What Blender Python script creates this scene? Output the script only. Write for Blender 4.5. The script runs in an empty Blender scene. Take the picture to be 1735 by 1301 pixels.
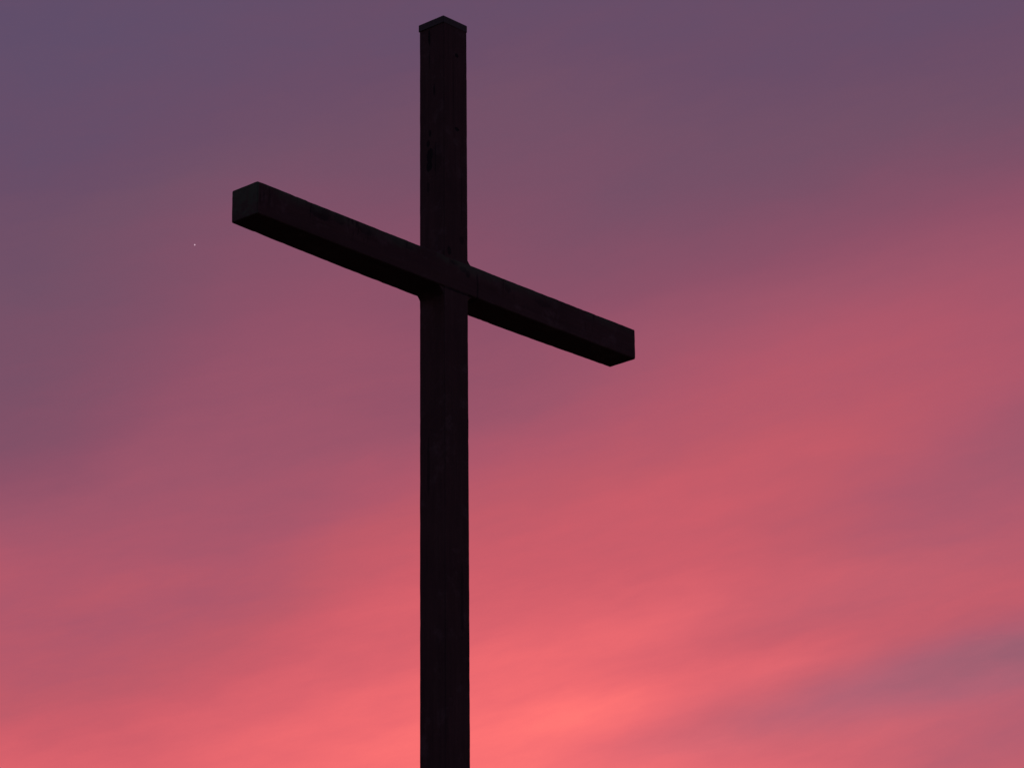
import bpy, bmesh, math, random
from mathutils import Vector, Matrix, noise

scene = bpy.context.scene
R = math.radians

# ------------------------------------------------------------------ camera
EYE = 1.6
cam = bpy.data.cameras.new('camera')
cam.sensor_width = 36.0
cam.lens = 6069.89 / 1735.0 * 36.0
cam.clip_start = 0.1
cam.clip_end = 60000.0
cam_ob = bpy.data.objects.new('camera', cam)
scene.collection.objects.link(cam_ob)
PITCH, ROLL = R(20.09357507), R(-0.54725528)
cp, sp = math.cos(PITCH), math.sin(PITCH)
fw = Vector((0, cp, sp)); up = Vector((0, -sp, cp)); rt = Vector((1, 0, 0))
cr, sr = math.cos(ROLL), math.sin(ROLL)
r2 = cr * rt + sr * up
u2 = -sr * rt + cr * up
m = Matrix((r2, u2, -fw)).transposed().to_4x4()
m.translation = Vector((0, 0, EYE))
cam_ob.matrix_world = m
scene.camera = cam_ob

# ------------------------------------------------------------------ view
scene.view_settings.view_transform = 'Standard'
scene.view_settings.look = 'None'
scene.view_settings.exposure = 0.0
scene.view_settings.gamma = 1.0

# ------------------------------------------------------------------ world: dusk sky
# After-sunset sky: a weak Nishita sky with the sun just below the horizon plus
# a thin sheet of cloud lit from below.  Everything is laid out by compass
# direction (degrees of azimuth) and elevation, never by picture position.
world = bpy.data.worlds.new('World')
scene.world = world
world.use_nodes = True
wt = world.node_tree
for n in list(wt.nodes):
    wt.nodes.remove(n)


def s2l(c):
    c = c / 255.0
    return c / 12.92 if c <= 0.04045 else ((c + 0.055) / 1.055) ** 2.4


class G:
    """tiny helper to write node maths as expressions"""

    def __init__(self, tree):
        self.t = tree

    def new(self, kind, **kw):
        n = self.t.nodes.new(kind)
        for k, v in kw.items():
            setattr(n, k, v)
        return n

    def put(self, sock, v):
        if isinstance(v, bpy.types.NodeSocket):
            self.t.links.new(v, sock)
        else:
            sock.default_value = v

    def op(self, o, a, b=0.0, c=None):
        n = self.new('ShaderNodeMath', operation=o)
        self.put(n.inputs[0], a)
        self.put(n.inputs[1], b)
        if c is not None:
            self.put(n.inputs[2], c)
        return n.outputs[0]

    def add(self, a, b): return self.op('ADD', a, b)
    def sub(self, a, b): return self.op('SUBTRACT', a, b)
    def mul(self, a, b): return self.op('MULTIPLY', a, b)
    def div(self, a, b): return self.op('DIVIDE', a, b)

    def vec(self, x, y, z):
        n = self.new('ShaderNodeCombineXYZ')
        self.put(n.inputs[0], x); self.put(n.inputs[1], y); self.put(n.inputs[2], z)
        return n.outputs[0]

    def noise(self, v, scale, detail=3.0, rough=0.5, dist=0.0):
        n = self.new('ShaderNodeTexNoise')
        self.put(n.inputs['Vector'], v)
        n.inputs['Scale'].default_value = scale
        n.inputs['Detail'].default_value = detail
        n.inputs['Roughness'].default_value = rough
        n.inputs['Distortion'].default_value = dist
        return n.outputs[0]

    def ramp(self, f, stops, interp='LINEAR'):
        n = self.new('ShaderNodeValToRGB')
        cr_ = n.color_ramp
        cr_.interpolation = interp
        while len(cr_.elements) > 1:
            cr_.elements.remove(cr_.elements[-1])
        cr_.elements[0].position = stops[0][0]
        cr_.elements[0].color = stops[0][1]
        for p_, c_ in stops[1:]:
            e_ = cr_.elements.new(p_)
            e_.color = c_
        self.put(n.inputs[0], f)
        return n.outputs[0]

    def maprange(self, v, a, b, c=0.0, d=1.0, smooth=True):
        n = self.new('ShaderNodeMapRange')
        n.interpolation_type = 'SMOOTHSTEP' if smooth else 'LINEAR'
        self.put(n.inputs['Value'], v)
        n.inputs['From Min'].default_value = a
        n.inputs['From Max'].default_value = b
        n.inputs['To Min'].default_value = c
        n.inputs['To Max'].default_value = d
        return n.outputs['Result']

    def mixc(self, f, a, b):
        n = self.new('ShaderNodeMix', data_type='RGBA')
        self.put(n.inputs[0], f)
        self.put(n.inputs[6], a)
        self.put(n.inputs[7], b)
        return n.outputs[2]


g = G(wt)
tc = g.new('ShaderNodeTexCoord')
sx = g.new('ShaderNodeSeparateXYZ')
wt.links.new(tc.outputs['Generated'], sx.inputs[0])
dx, dy, dz = sx.outputs
az = g.mul(g.op('ARCTAN2', dx, dy), math.degrees(1.0) * math.cos(R(20)))
el = g.mul(g.op('ARCSINE', dz), math.degrees(1.0))

# drifting, slightly ragged cloud sheet: bend the coordinates with slow noise
wv = g.vec(g.mul(az, 0.16), g.mul(el, 0.42), 3.7)
w1 = g.sub(g.noise(wv, 1.0, 3.0, 0.55), 0.5)
w2 = g.sub(g.noise(g.vec(g.mul(az, 0.30), g.mul(el, 0.75), 9.1), 1.0, 3.0, 0.55), 0.5)
azw = g.add(az, g.mul(w1, 0.8))
elw = g.add(el, g.mul(w2, 0.30))


def gauss(ca, ce, sa, se, ang):
    t_ = R(ang)
    da = g.sub(azw, ca)
    de = g.sub(elw, ce)
    xx = g.op('MULTIPLY_ADD', da, math.cos(t_) / sa, g.mul(de, math.sin(t_) / sa))
    yy = g.op('MULTIPLY_ADD', da, -math.sin(t_) / se, g.mul(de, math.cos(t_) / se))
    q = g.op('MULTIPLY_ADD', xx, xx, g.mul(yy, yy))
    return g.op('EXPONENT', g.mul(q, -0.5))


# brightness of the afterglow by elevation (0..255 scale), fading round the compass
KN = [(0, 215), (6, 236), (11, 240), (13, 237.9), (15, 204.6), (17, 195.8), (19, 159.6), (21, 144.4),
      (23, 123.4), (25, 107.2), (27, 99.9), (40, 86), (60, 76), (90, 70)]
base = g.ramp(g.div(elw, 90.0), [(e_ / 90.0, (v_ / 255.0,) * 3 + (1,)) for e_, v_ in KN], 'CARDINAL')
base = g.mul(base, 255.0)
side = g.op('EXPONENT', g.mul(g.mul(az, az), -1.0 / (75.0 ** 2)))
back_level = 64.0
glow = g.add(back_level, g.mul(g.sub(base, back_level), side))

FEATS = [
    (0.06, 14.27, 3.11, 1.04, 8, 29.0), (2.01, 15.83, 2.45, 0.57, 14, 15.9),
    (7.39, 20.70, 3.11, 1.42, 12, 20.0), (4.51, 18.95, 2.83, 1.13, 12, 17.6),
    (-7.79, 25.30, 3.96, 2.45, 15, -4.3), (-7.85, 19.70, 2.45, 2.83, 0, -29.3),
    (-4.17, 17.17, 3.11, 1.04, 12, -6.9), (8.5, 15.72, 1.9, 0.32, 12, -34.0),
    (3.9, 14.80, 2.17, 0.26, 13, -14.0), (7.73, 18.52, 2.17, 0.57, 16, -9.6),
    (5.62, 16.84, 1.89, 0.38, 10, -4.4), (6.58, 14.10, 2.45, 1.13, 5, -26.8),
    (-7.62, 16.25, 1.42, 0.57, 0, -6.5), (-3.48, 20.94, 2.64, 1.13, 15, 5.5),
    (-1.58, 15.12, 1.89, 0.66, 15, 22.1), (-0.18, 17.93, 2.45, 0.85, 12, 16.2),
    (2.19, 20.06, 2.45, 1.04, 15, 11.4), (0.82, 22.92, 2.45, 1.04, 10, -2.5),
    (6.75, 17.36, 2.2, 0.9, 13, -6.7), (2.71, 14.60, 1.5, 0.42, 13, -15.3), (-2.50, 15.87, 1.5, 0.42, 13, 10.5),
    (-6.24, 18.63, 2.2, 0.9, 13, 8.8), (7.47, 13.97, 1.5, 0.42, 13, -10.5), (0.30, 19.81, 2.2, 0.9, 13, -6.5),
    (8.00, 22.25, 2.2, 0.9, 13, 7.0), (6.15, 14.49, 1.5, 0.42, 13, 7.3), (-3.40, 14.93, 1.5, 0.42, 13, 7.5),
    (3.48, 15.98, 1.5, 0.42, 13, -14.0), (7.74, 18.71, 2.2, 0.9, 13, -8.0), (4.84, 15.56, 1.5, 0.42, 13, 10.3),
    (6.65, 15.59, 1.5, 0.42, 13, -8.8), (1.16, 15.00, 1.5, 0.42, 13, 11.1), (0.71, 15.38, 1.5, 0.42, 13, -9.2),
    (2.11, 16.20, 1.5, 0.42, 13, 8.0),
    (2.13, 14.89, 1.5, 0.42, 13, 10.4), (-2.65, 14.63, 2.6, 0.8, 13, -11.2), (-4.90, 16.69, 1.5, 0.42, 13, -9.5),
    (-2.10, 15.60, 0.8, 0.22, 13, -8.4), (-2.04, 16.62, 0.8, 0.22, 13, 8.0), (2.89, 14.75, 0.8, 0.22, 13, -4.9),
    (3.51, 15.97, 0.8, 0.22, 13, -6.1), (4.79, 14.07, 1.5, 0.42, 13, 4.9), (-4.95, 14.91, 0.8, 0.22, 13, 8.7),
    (2.11, 16.20, 0.8, 0.22, 13, 6.1), (5.80, 16.84, 0.8, 0.22, 13, 7.6), (5.47, 16.34, 0.8, 0.22, 13, -6.8),
    (4.47, 15.46, 0.8, 0.22, 13, 7.9), (-5.12, 22.51, 2.2, 0.9, 13, 4.9), (1.35, 14.87, 0.8, 0.22, 13, 9.4),
    (-7.03, 14.87, 1.5, 0.42, 13, -5.2), (-3.90, 17.73, 1.3, 0.5, 13, -5.0), (4.71, 16.93, 0.8, 0.22, 13, 5.3),
    (2.69, 14.29, 0.8, 0.22, 13, 6.5), (2.96, 14.03, 0.8, 0.22, 13, -5.5),
    (-6.18, 16.75, 0.8, 0.22, 13, 6.0), (0.28, 17.74, 1.3, 0.5, 13, -5.1), (-5.06, 19.97, 1.3, 0.5, 13, 4.5),
    (-0.16, 20.95, 1.3, 0.5, 13, -4.4), (-0.12, 25.00, 1.3, 0.5, 13, 4.4), (5.90, 18.90, 1.3, 0.5, 13, 5.5),
    (6.32, 18.03, 1.3, 0.5, 13, -5.4), (-3.78, 16.70, 0.8, 0.22, 13, -6.0), (-2.51, 17.28, 1.3, 0.5, 13, 4.5),
    (-4.11, 14.28, 0.8, 0.22, 13, 5.1), (-2.65, 14.63, 0.8, 0.22, 13, -3.8), (7.47, 13.97, 0.8, 0.22, 13, -4.0),
    (7.35, 15.47, 0.8, 0.22, 13, 6.8), (7.69, 17.96, 1.3, 0.5, 13, 6.6), (0.84, 23.86, 1.3, 0.5, 13, 4.9),
    (-3.90, 17.73, 1.3, 0.5, 13, -4.7), (-7.80, 18.58, 1.3, 0.5, 13, -6.3), (-6.24, 18.63, 1.3, 0.5, 13, 4.1),
    (-2.05, 18.22, 1.3, 0.5, 13, 3.5), (-6.10, 14.05, 0.8, 0.22, 13, -3.7), (2.55, 22.69, 2.2, 0.9, 13, -2.6),
    (2.13, 14.89, 0.8, 0.22, 13, 5.9), (1.73, 14.50, 0.8, 0.22, 13, -4.2), (2.27, 15.45, 0.8, 0.22, 13, -3.6),
]
for ca, ce, sa, se, an, wgt in FEATS:
    glow = g.op('MULTIPLY_ADD', gauss(ca, ce, sa, se, an), wgt, glow)

# thin streaks in the sheet, stretched along its drift (rising to the right)
tl = R(14)
al = g.add(g.mul(azw, math.cos(tl)), g.mul(elw, math.sin(tl)))
ac = g.sub(g.mul(elw, math.cos(tl)), g.mul(azw, math.sin(tl)))
st = g.sub(g.noise(g.vec(g.mul(al, 0.20), g.mul(ac, 1.1), 1.3), 1.0, 4.0, 0.52), 0.5)
st_amp = g.maprange(el, 24.0, 14.0, 8.0, 32.0)
st_amp = g.mul(st_amp, g.maprange(az, -9.0, 6.0, 0.55, 1.0))
glow = g.add(glow, g.mul(st, st_amp))
mot = g.sub(g.noise(g.vec(g.mul(al, 0.55), g.mul(ac, 1.9), 5.5), 1.7, 5.0, 0.62), 0.5)
glow = g.add(glow, g.mul(mot, g.maprange(el, 22.0, 15.0, 7.0, 20.0)))
grain = g.sub(g.noise(g.vec(az, el, 0.0), 30.0, 1.0, 0.5), 0.5)
glow = g.add(glow, g.mul(grain, 4.0))

# greyer mauve cloud, not reached by the glow
MAUVE = [(8.3, 15.62, 2.2, 0.38, 12, 0.95), (4.0, 14.75, 2.3, 0.34, 13, 0.45), (7.9, 18.4, 2.0, 0.7, 16, 0.22),
         (6.8, 14.2, 3.0, 0.9, 5, 0.6), (5.6, 16.7, 2.4, 0.5, 10, 0.3)]
mv = 0.0
for ca, ce, sa, se, an, wgt in MAUVE:
    mv = g.op('MULTIPLY_ADD', gauss(ca, ce, sa, se, an), wgt, mv)
mv = g.op('MINIMUM', mv, 1.0)

tt = g.maprange(glow, 40.0, 260.0, 0.0, 1.0, smooth=False)
T = lambda v: (v - 40.0) / 220.0
C = lambda *c: tuple(s2l(x) for x in c) + (1.0,)
PAL = [(40, (40, 46, 74)), (64, (64, 60, 92)), (84, (84, 72, 106)), (97, (97, 77, 105)), (106, (106, 76.5, 102.5)),
       (114, (114, 79, 102)), (126, (126, 79, 102)), (142, (142, 80, 103)), (158, (158, 84, 105)),
       (174, (174, 86, 105)), (190, (190, 89, 103)), (206, (206, 92, 104)), (222, (222, 98, 107)),
       (238, (238, 105, 110)), (254, (254, 114, 114)), (260, (256, 120, 116))]
PAL2 = [(40, (40, 50, 82)), (97, (97, 80, 112)), (126, (126, 86, 111)), (158, (158, 94, 112)), (174, (174, 96, 114)),
        (190, (190, 98, 114)), (206, (206, 102, 114)), (222, (222, 108, 118)), (238, (238, 112, 119)), (260, (256, 124, 122))]
c1 = g.ramp(tt, [(T(v), C(*c)) for v, c in PAL])
c2 = g.ramp(tt, [(T(v), C(*c)) for v, c in PAL2])
cloud_col = g.mixc(mv, c1, c2)

# a wisp of cloud still catching light above the mauve streak
wisp = g.mul(gauss(7.42, 15.86, 0.2, 0.022, 8), g.maprange(g.noise(g.vec(al, g.mul(ac, 4.0), 2.0), 3.0, 2.0), 0.42, 0.6))
cloud_col = g.mixc(g.mul(wisp, 0.12), cloud_col, C(236, 118, 122))

bg_cloud = g.new('ShaderNodeBackground')
wt.links.new(cloud_col, bg_cloud.inputs['Color'])
bg_cloud.inputs['Strength'].default_value = 1.0
sky = g.new('ShaderNodeTexSky')
sky.sky_type = 'NISHITA'
sky.sun_disc = False
sky.sun_elevation = R(-4.0)
sky.sun_rotation = R(0.0)
bg_sky = g.new('ShaderNodeBackground')
wt.links.new(sky.outputs[0], bg_sky.inputs['Color'])
bg_sky.inputs['Strength'].default_value = 0.05
adds = g.new('ShaderNodeAddShader')
wt.links.new(bg_cloud.outputs[0], adds.inputs[0])
wt.links.new(bg_sky.outputs[0], adds.inputs[1])
wo = g.new('ShaderNodeOutputWorld')
wt.links.new(adds.outputs[0], wo.inputs['Surface'])
# the sun is below the horizon: no sun lamp


# ------------------------------------------------------------------ helpers
def new_mat(name):
    mt = bpy.data.materials.new(name)
    mt.use_nodes = True
    t = mt.node_tree
    for n_ in list(t.nodes):
        t.nodes.remove(n_)
    gg = G(t)
    out = gg.new('ShaderNodeOutputMaterial')
    bs = gg.new('ShaderNodeBsdfPrincipled')
    t.links.new(bs.outputs[0], out.inputs['Surface'])
    return mt, gg, bs


def link_mesh(name, bm, mat, parent=None, smooth=False):
    me = bpy.data.meshes.new(name)
    bm.normal_update()
    bm.to_mesh(me)
    bm.free()
    for p_ in me.polygons:
        p_.use_smooth = smooth
    if mat:
        me.materials.append(mat)
    o = bpy.data.objects.new(name, me)
    scene.collection.objects.link(o)
    if parent:
        o.parent = parent
    return o


# ------------------------------------------------------------------ ground
CX, CY = -0.40268, 19.84695           # where the cross stands
JOINT_Z = 7.92977 + EYE               # height of the crossing
MOUND = 3.4


def ground_h(x, y):
    d2 = (x - CX) ** 2 + (y - CY) ** 2
    h = MOUND * math.exp(-d2 / (2 * 6.0 ** 2)) - MOUND * math.exp(-(CX ** 2 + CY ** 2) / 72.0)
    r = math.sqrt(d2)
    return h + 0.05 * noise.noise(Vector((x * 0.5, y * 0.5, 0))) * min(1, r / 2) + 0.02 * noise.noise(Vector((x * 2.1, y * 2.1, 4)))


gm, gg, bs = new_mat('turf')
tcg = gg.new('ShaderNodeTexCoord')
n1 = gg.noise(tcg.outputs['Object'], 0.6, 5, 0.6)
n2 = gg.noise(tcg.outputs['Object'], 14.0, 4, 0.7)
col = gg.ramp(gg.add(gg.mul(n1, 0.6), gg.mul(n2, 0.4)),
              [(0.3, (0.040, 0.048, 0.018, 1)), (0.55, (0.10, 0.10, 0.045, 1)), (0.75, (0.20, 0.16, 0.09, 1))])
gg.put(bs.inputs['Base Color'], col)
bs.inputs['Roughness'].default_value = 0.95
bp = gg.new('ShaderNodeBump'); bp.inputs['Strength'].default_value = 0.6; bp.inputs['Distance'].default_value = 0.05
gg.put(bp.inputs['Height'], n2); gg.put(bs.inputs['Normal'], bp.outputs[0])
bm = bmesh.new()
rings = [0.0]
r_ = 0.25
while r_ < 9000:
    rings.append(r_)
    r_ *= 1.09
SEG = 128
prev = None
for r_ in rings:
    if r_ == 0:
        cur = [bm.verts.new((CX, CY, ground_h(CX, CY)))]
    else:
        cur = []
        for k in range(SEG):
            a_ = 2 * math.pi * k / SEG
            x_, y_ = CX + r_ * math.cos(a_), CY + r_ * math.sin(a_)
            cur.append(bm.verts.new((x_, y_, ground_h(x_, y_))))
    if prev:
        for k in range(SEG):
            j = (k + 1) % SEG
            if len(prev) == 1:
                bm.faces.new((prev[0], cur[k], cur[j]))
            else:
                bm.faces.new((prev[k], cur[k], cur[j], prev[j]))
    prev = cur
ground = link_mesh('ground', bm, gm, smooth=True)
ground['kind'] = 'structure'

# ------------------------------------------------------------------ the cross
S = 0.2
HB = 0.19198
TOP = 1.66812
ARM = 1.626
YAW = 0.83105262
BASE_Z = ground_h(CX, CY)
JZ = JOINT_Z - BASE_Z                   # crossing above the foot of the post

cross = bpy.data.objects.new('wooden_cross', None)
cross.empty_display_size = 0.5
scene.collection.objects.link(cross)
cross.location = (CX, CY, BASE_Z)
cross.rotation_euler = (0, 0, YAW)
cross['label'] = 'tall dark timber cross with a metal cap, silhouetted against the pink sky'
cross['category'] = 'cross'


def wood(name, grain_axis, spots=(), moss=None, end_moss=None, seam=None):
    """dark weather-stained timber; grain runs along grain_axis (object space)"""
    mt, q, b = new_mat(name)
    t = q.t
    tco = q.new('ShaderNodeTexCoord')
    obj_ = tco.outputs['Object']
    mp = q.new('ShaderNodeMapping')
    t.links.new(obj_, mp.inputs['Vector'])
    sc = [26.0, 26.0, 26.0]
    sc[grain_axis] = 1.3
    mp.inputs['Scale'].default_value = sc
    gr = q.noise(mp.outputs[0], 1.0, 6.0, 0.62, 0.4)
    sc2 = [90.0, 90.0, 90.0]
    sc2[grain_axis] = 2.2
    mp2 = q.new('ShaderNodeMapping')
    t.links.new(obj_, mp2.inputs['Vector'])
    mp2.inputs['Scale'].default_value = sc2
    fine = q.noise(mp2.outputs[0], 1.0, 4.0, 0.65)
    blot = q.noise(obj_, 2.6, 5.0, 0.6)
    f = q.add(q.add(q.mul(gr, 0.36), q.mul(fine, 0.22)), q.mul(blot, 0.42))
    colr = q.ramp(f, [(0.22, WOOD[0]), (0.50, WOOD[1]), (0.78, WOOD[2])])
    sep = q.new('ShaderNodeSeparateXYZ')
    t.links.new(obj_, sep.inputs[0])
    X_, Y_, Z_ = sep.outputs
    rag = q.sub(q.noise(obj_, 34.0, 3.0, 0.6), 0.5)
    rag2 = q.sub(q.noise(obj_, 9.0, 4.0, 0.65), 0.5)
    crack = q.maprange(gr, 0.33, 0.26, 0.0, 0.6)
    colr = q.mixc(crack, colr, (0.012, 0.008, 0.007, 1))
    pale = q.maprange(q.noise(obj_, 7.5, 5.0, 0.62), 0.54, 0.70, 0.0, 0.45)
    colr = q.mixc(pale, colr, (0.165, 0.125, 0.095, 1))
    for (cx_, cy_, cz_), (rx_, ry_, rz_), amt in spots:
        vx = q.div(q.sub(X_, cx_), rx_)
        vy = q.div(q.sub(Y_, cy_), ry_)
        vz = q.div(q.sub(Z_, cz_), rz_)
        d_ = q.op('SQRT', q.add(q.add(q.mul(vx, vx), q.mul(vy, vy)), q.mul(vz, vz)))
        d_ = q.add(d_, q.mul(rag, 0.9))
        mk = q.maprange(d_, 1.05, 0.75, 0.0, amt)
        colr = q.mixc(mk, colr, (0.003, 0.004, 0.004, 1))
    if moss is not None:                # algae along the upper edge of the beam
        z0, z1 = moss
        zz = q.add(Z_, q.mul(rag2, 0.12))
        mk = q.maprange(zz, z0, z1, 0.0, 0.8)
        mk = q.mul(mk, q.maprange(q.noise(obj_, 5.0, 4.0, 0.6), 0.38, 0.58, 0.15, 1.0))
        colr = q.mixc(mk, colr, MOSS)
        drip = q.noise(q.vec(q.mul(X_, 42.0), q.mul(Y_, 30.0), q.mul(Z_, 5.0)), 1.0, 3.0, 0.6)
        dk = q.mul(q.maprange(drip, 0.56, 0.66, 0.0, 0.8), q.maprange(q.noise(q.vec(X_, 0.0, 0.0), 3.0, 2.0), 0.46, 0.6))
        dk = q.mul(dk, q.maprange(Z_, -0.07, 0.05))
        colr = q.mixc(dk, colr, (0.006, 0.007, 0.005, 1))
    if end_moss is not None:
        mk = q.mul(q.maprange(q.add(X_, q.mul(rag2, 0.03)), end_moss + 0.012, end_moss - 0.004, 0.0, 0.95), q.maprange(q.add(q.noise(obj_, 11.0, 4.0, 0.65), q.mul(Z_, 0.8)), 0.36, 0.62, 0.25, 1.0))
        colr = q.mixc(mk, colr, MOSS)
    if seam is not None:
        sx_ = q.add(q.op('ABSOLUTE', q.sub(q.add(X_, q.mul(rag2, 0.03)), seam)), q.mul(rag, 0.006))
        mk = q.mul(q.maprange(sx_, 0.012, 0.003, 0.0, 0.7), q.maprange(Z_, 0.075, 0.03))
        colr = q.mixc(mk, colr, (0.004, 0.003, 0.003, 1))
    q.put(b.inputs['Base Color'], colr)
    b.inputs['Roughness'].default_value = 0.8
    b.inputs['Specular IOR Level'].default_value = 0.3
    hgt = q.add(q.mul(gr, 0.7), q.mul(fine, 0.3))
    bu = q.new('ShaderNodeBump')
    bu.inputs['Strength'].default_value = 0.5
    bu.inputs['Distance'].default_value = 0.006
    q.put(bu.inputs['Height'], hgt)
    q.put(b.inputs['Normal'], bu.outputs[0])
    return mt


WOOD = [(0.040, 0.024, 0.017, 1), (0.082, 0.049, 0.033, 1), (0.135, 0.085, 0.058, 1)]
MOSS = (0.092, 0.145, 0.070, 1)


def timber(name, axis, lo, hi, wy, wz, mat, parent, step=0.025, rough=0.0012, edge=0.0018, seed=0, bev=0.006, wobble=0.001, swell=0.0):
    """squared timber along axis from lo to hi, section wy x wz, with worn edges and a slightly uneven surface"""
    bm = bmesh.new()
    hy, hz = wy / 2, wz / 2
    sec = []
    NS = 8
    crn = [(-hy, -hz), (hy, -hz), (hy, hz), (-hy, hz)]
    for i in range(4):
        a_, b_ = Vector(crn[i]), Vector(crn[(i + 1) % 4])
        d_ = (b_ - a_).normalized()
        n_ = Vector((d_.y, -d_.x))
        L_ = (b_ - a_).length
        pts_ = [bev, bev * 2.5] + [L_ * k / NS for k in range(1, NS) if bev * 3 < L_ * k / NS < L_ - bev * 3] + [L_ - bev * 2.5, L_ - bev]
        for s_ in pts_:
            e_ = 1.0 if (s_ <= bev * 1.01 or s_ >= L_ - bev * 1.01) else 0.0
            sec.append((a_ + d_ * s_, n_, e_))
    n = max(2, int((hi - lo) / step))
    ts = [lo, lo + bev * 0.4, lo + bev] + [lo + (hi - lo) * k / n for k in range(1, n)] + [hi - bev, hi - bev * 0.4, hi]
    ringz = []
    for k, t_ in enumerate(ts):
        sh = 1.0
        ins = 0.0
        if k == 0 or k == len(ts) - 1:
            ins = bev
        elif k == 1 or k == len(ts) - 2:
            ins = bev * 0.35
        ring = []
        for p_, n_, e_ in sec:
            q_ = Vector((p_.x - math.copysign(ins, p_.x) * (abs(p_.x) > hy * 0.85), p_.y - math.copysign(ins, p_.y) * (abs(p_.y) > hz * 0.85)))
            v3 = Vector((p_.x * 30 + seed, p_.y * 30, t_ * 6))
            d_ = rough * noise.fractal(v3, 1.0, 2.0, 4)
            if e_:
                d_ -= edge * max(0.0, noise.fractal(Vector((p_.x * 40 + seed, p_.y * 40, t_ * 17)), 0.8, 2.1, 4))
            w_ = wobble * noise.noise(Vector((seed, 7.3, t_ * 0.7)))
            q_ = q_ + n_ * d_ + Vector((w_, w_ * 0.7))
            if swell:                   # the timber sags a little and is fuller at its back lower arris, most in the middle
                k_ = max(0.0, 1.0 - (t_ / hi) ** 2) * swell
                fb, fl = 0.5 + p_.x / (2 * hy), 0.5 - p_.y / (2 * hz)
                q_ = q_ + Vector((fb * fl * k_, -fb * fl * k_ - 0.35 * k_))
            if axis == 2:
                co = (q_.x, q_.y, t_)
            else:
                co = (t_, q_.x, q_.y)
            ring.append(bm.verts.new(co))
        ringz.append(ring)
    m_ = len(sec)
    for a_, b_ in zip(ringz[:-1], ringz[1:]):
        for i in range(m_):
            j = (i + 1) % m_
            bm.faces.new((a_[i], a_[j], b_[j], b_[i]))
    bm.faces.new(list(reversed(ringz[0])))
    bm.faces.new(ringz[-1])
    bmesh.ops.recalc_face_normals(bm, faces=bm.faces)
    o = link_mesh(name, bm, mat, parent)
    return o


CAP_H = 0.045
# post: object origin at the crossing
PX = 1.0 / 268.0                        # metres of height per photo-scale step, used only for reading off knots
top = TOP
zL = lambda y_: top - (y_ - 36.0) * PX   # heights on the left face
zR = lambda y_: top - (y_ - 36.0) * PX   # heights on the right face
F = -0.104
post_spots = [
    ((F, 0.02, zL(66)), (0.03, 0.010, 0.06), 0.95), ((F, 0.02, zL(105)), (0.03, 0.005, 0.09), 0.6),
    ((F, -0.02, zL(162)), (0.03, 0.008, 0.05), 0.8),
    ((F, 0.015, zL(236)), (0.03, 0.012, 0.028), 0.85), ((F, 0.03, zL(254)), (0.03, 0.016, 0.026), 0.85),
    ((F, 0.018, zL(276)), (0.03, 0.028, 0.055), 0.95), ((F, 0.020, zL(294)), (0.03, 0.026, 0.038), 1.0),
    ((F, -0.030, zL(285)), (0.03, 0.006, 0.12), 0.6), ((F, 0.03, zL(330)), (0.03, 0.014, 0.04), 0.5),
    ((0.012, F, zR(98)), (0.018, 0.03, 0.014), 0.95), ((0.012, F, zR(229)), (0.020, 0.03, 0.012), 0.95),
    ((0.05, F, zR(420)), (0.02, 0.03, 0.03), 0.5), ((-0.06, F, zR(446)), (0.02, 0.03, 0.03), 0.8),
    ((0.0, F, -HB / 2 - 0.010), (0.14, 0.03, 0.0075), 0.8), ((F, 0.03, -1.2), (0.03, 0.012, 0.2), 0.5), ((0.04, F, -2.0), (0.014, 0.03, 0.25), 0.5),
    ((F, -0.04, 0.75), (0.03, 0.05, 0.10), 0.3), ((-0.02, F, 1.2), (0.004, 0.03, 0.3), 0.6), ((0.05, F, 0.5), (0.003, 0.03, 0.22), 0.6),
]
m_post = wood('stained_timber_upright', 2, spots=post_spots)
beam_spots = [((-1.13, F, 0.05), (0.09, 0.03, 0.045), 0.65), ((-0.98, F, 0.06), (0.05, 0.03, 0.035), 0.5), ((-0.76, F, 0.055), (0.07, 0.03, 0.03), 0.5),
              ((-0.45, F, 0.06), (0.10, 0.03, 0.02), 0.5), ((0.45, F, 0.04), (0.03, 0.03, 0.03), 0.5), ((0.76, F, 0.03), (0.08, 0.03, 0.02), 0.4), ((0.06, F, 0.05), (0.03, 0.03, 0.02), 0.7), ((0.10, F, 0.03), (0.02, 0.03, 0.025), 0.7), ((-0.02, F, 0.07), (0.04, 0.03, 0.012), 0.7)]
m_beam = wood('stained_timber_crossbeam', 0, spots=beam_spots, moss=(0.02, 0.11), end_moss=-ARM, seam=0.185)
m_block = wood('stained_timber_blocks', 1)

post = timber('post', 2, -JZ - 0.35, TOP - 0.012, 0.2050, 0.2050, m_post, cross, step=0.03, seed=3.1, bev=0.004, wobble=0.002)
post.location = (0.0013, -0.0015, JZ)
# crossbeam: halved into the post, faces standing 3 mm proud of it
beam = timber('crossbeam', 0, -ARM - 0.003, ARM + 0.003, 0.2125, HB + 0.005, m_beam, cross, step=0.02, seed=11.7, bev=0.005, wobble=0.0015, swell=0.0095, rough=0.0012, edge=0.0028)
beam.location = (0, 0, JZ)


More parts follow.
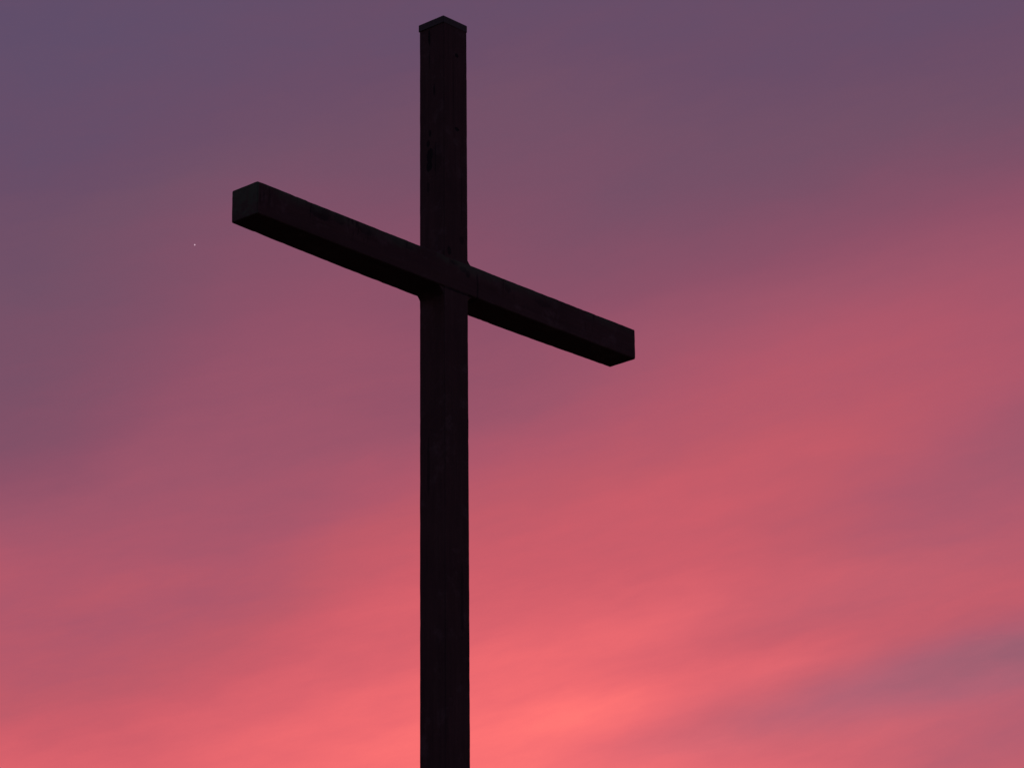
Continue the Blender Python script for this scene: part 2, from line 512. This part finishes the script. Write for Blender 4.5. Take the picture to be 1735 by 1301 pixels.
def corner_block(sxn, szn):
    """small fillet in the corner between post and beam"""
    bm = bmesh.new()
    L_, H_ = 0.044, 0.044
    x0, z0 = sxn * (0.1025 - 0.004), szn * (HB / 2 + 0.0025 - 0.004) + (-0.003 if szn > 0 else -0.010)
    prof = [(0, 0), (L_ + .004, 0), (L_ * 0.62, H_ * 0.30), (L_ * 0.30, H_ * 0.66), (0, H_ + .004)]
    rows = []
    for y_ in (-0.098, -0.094, -0.05, 0, 0.05, 0.094, 0.098):
        k_ = 0.9 if abs(y_) > 0.096 else 1.0
        rows.append([bm.verts.new((x0 + sxn * a_ * k_ + 0.001 * noise.noise(Vector((y_ * 40, a_ * 90, sxn))), y_, z0 + szn * b_ * k_)) for a_, b_ in prof])
    for a_, b_ in zip(rows[:-1], rows[1:]):
        for i in range(5):
            j = (i + 1) % 5
            bm.faces.new((a_[i], a_[j], b_[j], b_[i]))
    bm.faces.new(rows[0]); bm.faces.new(list(reversed(rows[-1])))
    bmesh.ops.recalc_face_normals(bm, faces=bm.faces)
    o = link_mesh('corner_block', bm, m_block, cross)
    o.location = (0, 0, JZ)
    return o


for sxn in (-1, 1):
    for szn in (-1, 1):
        corner_block(sxn, szn)

# metal cap: a shallow lid folded over the top of the post
m_cap, q, b = new_mat('weathered_metal')
tco = q.new('ShaderNodeTexCoord')
nn = q.noise(tco.outputs['Object'], 22.0, 5.0, 0.65)
q.put(b.inputs['Base Color'], q.ramp(nn, [(0.3, (0.036, 0.044, 0.027, 1)), (0.7, (0.078, 0.092, 0.055, 1))]))
q.put(b.inputs['Roughness'], q.maprange(nn, 0.3, 0.7, 0.55, 0.75))
b.inputs['Metallic'].default_value = 0.25
bm = bmesh.new()
o_, i_ = 0.1056, 0.1034
h0 = -CAP_H


def ring(hw, z, rad=0.004):
    vs = []
    for sx_, sy_ in ((-1, -1), (1, -1), (1, 1), (-1, 1)):
        c_ = [(sx_ * hw, sy_ * (hw - rad)), (sx_ * (hw - rad * .3), sy_ * (hw - rad * .3)), (sx_ * (hw - rad), sy_ * hw)]
        if sx_ * sy_ > 0:
            pass
        else:
            c_ = c_[::-1]
        vs += [bm.verts.new((x_, y_, z)) for x_, y_ in c_]
    return vs


R_ = [ring(i_, -0.010), ring(i_, h0), ring(o_, h0), ring(o_, -0.003), ring(o_ - 0.003, 0.0)]
for a_, b2 in zip(R_[:-1], R_[1:]):
    for i in range(12):
        j = (i + 1) % 12
        bm.faces.new((a_[i], a_[j], b2[j], b2[i]))
apex = bm.verts.new((0, 0, 0.012))
for i in range(12):
    bm.faces.new((R_[-1][i], R_[-1][(i + 1) % 12], apex))
bmesh.ops.recalc_face_normals(bm, faces=bm.faces)
cap = link_mesh('cap', bm, m_cap, cross)
cap.location = (0, 0, JZ + TOP)

# ------------------------------------------------------------------ the evening star
m_star, q, b = new_mat('starlight')
b.inputs['Base Color'].default_value = (0, 0, 0, 1)
b.inputs['Emission Color'].default_value = (1.0, 0.66, 0.83, 1)
b.inputs['Emission Strength'].default_value = 0.7
bm = bmesh.new()
D_STAR = 20000.0
bmesh.ops.create_icosphere(bm, subdivisions=3, radius=D_STAR * 1.15 / 6069.89)
star = link_mesh('evening_star', bm, m_star, smooth=True)
star.location = Vector((-0.08776802, 0.9212184, 0.3790164)) * D_STAR + Vector((0, 0, EYE))
star['label'] = 'tiny pale star in the dusk sky left of the crossbeam'
star['category'] = 'star'
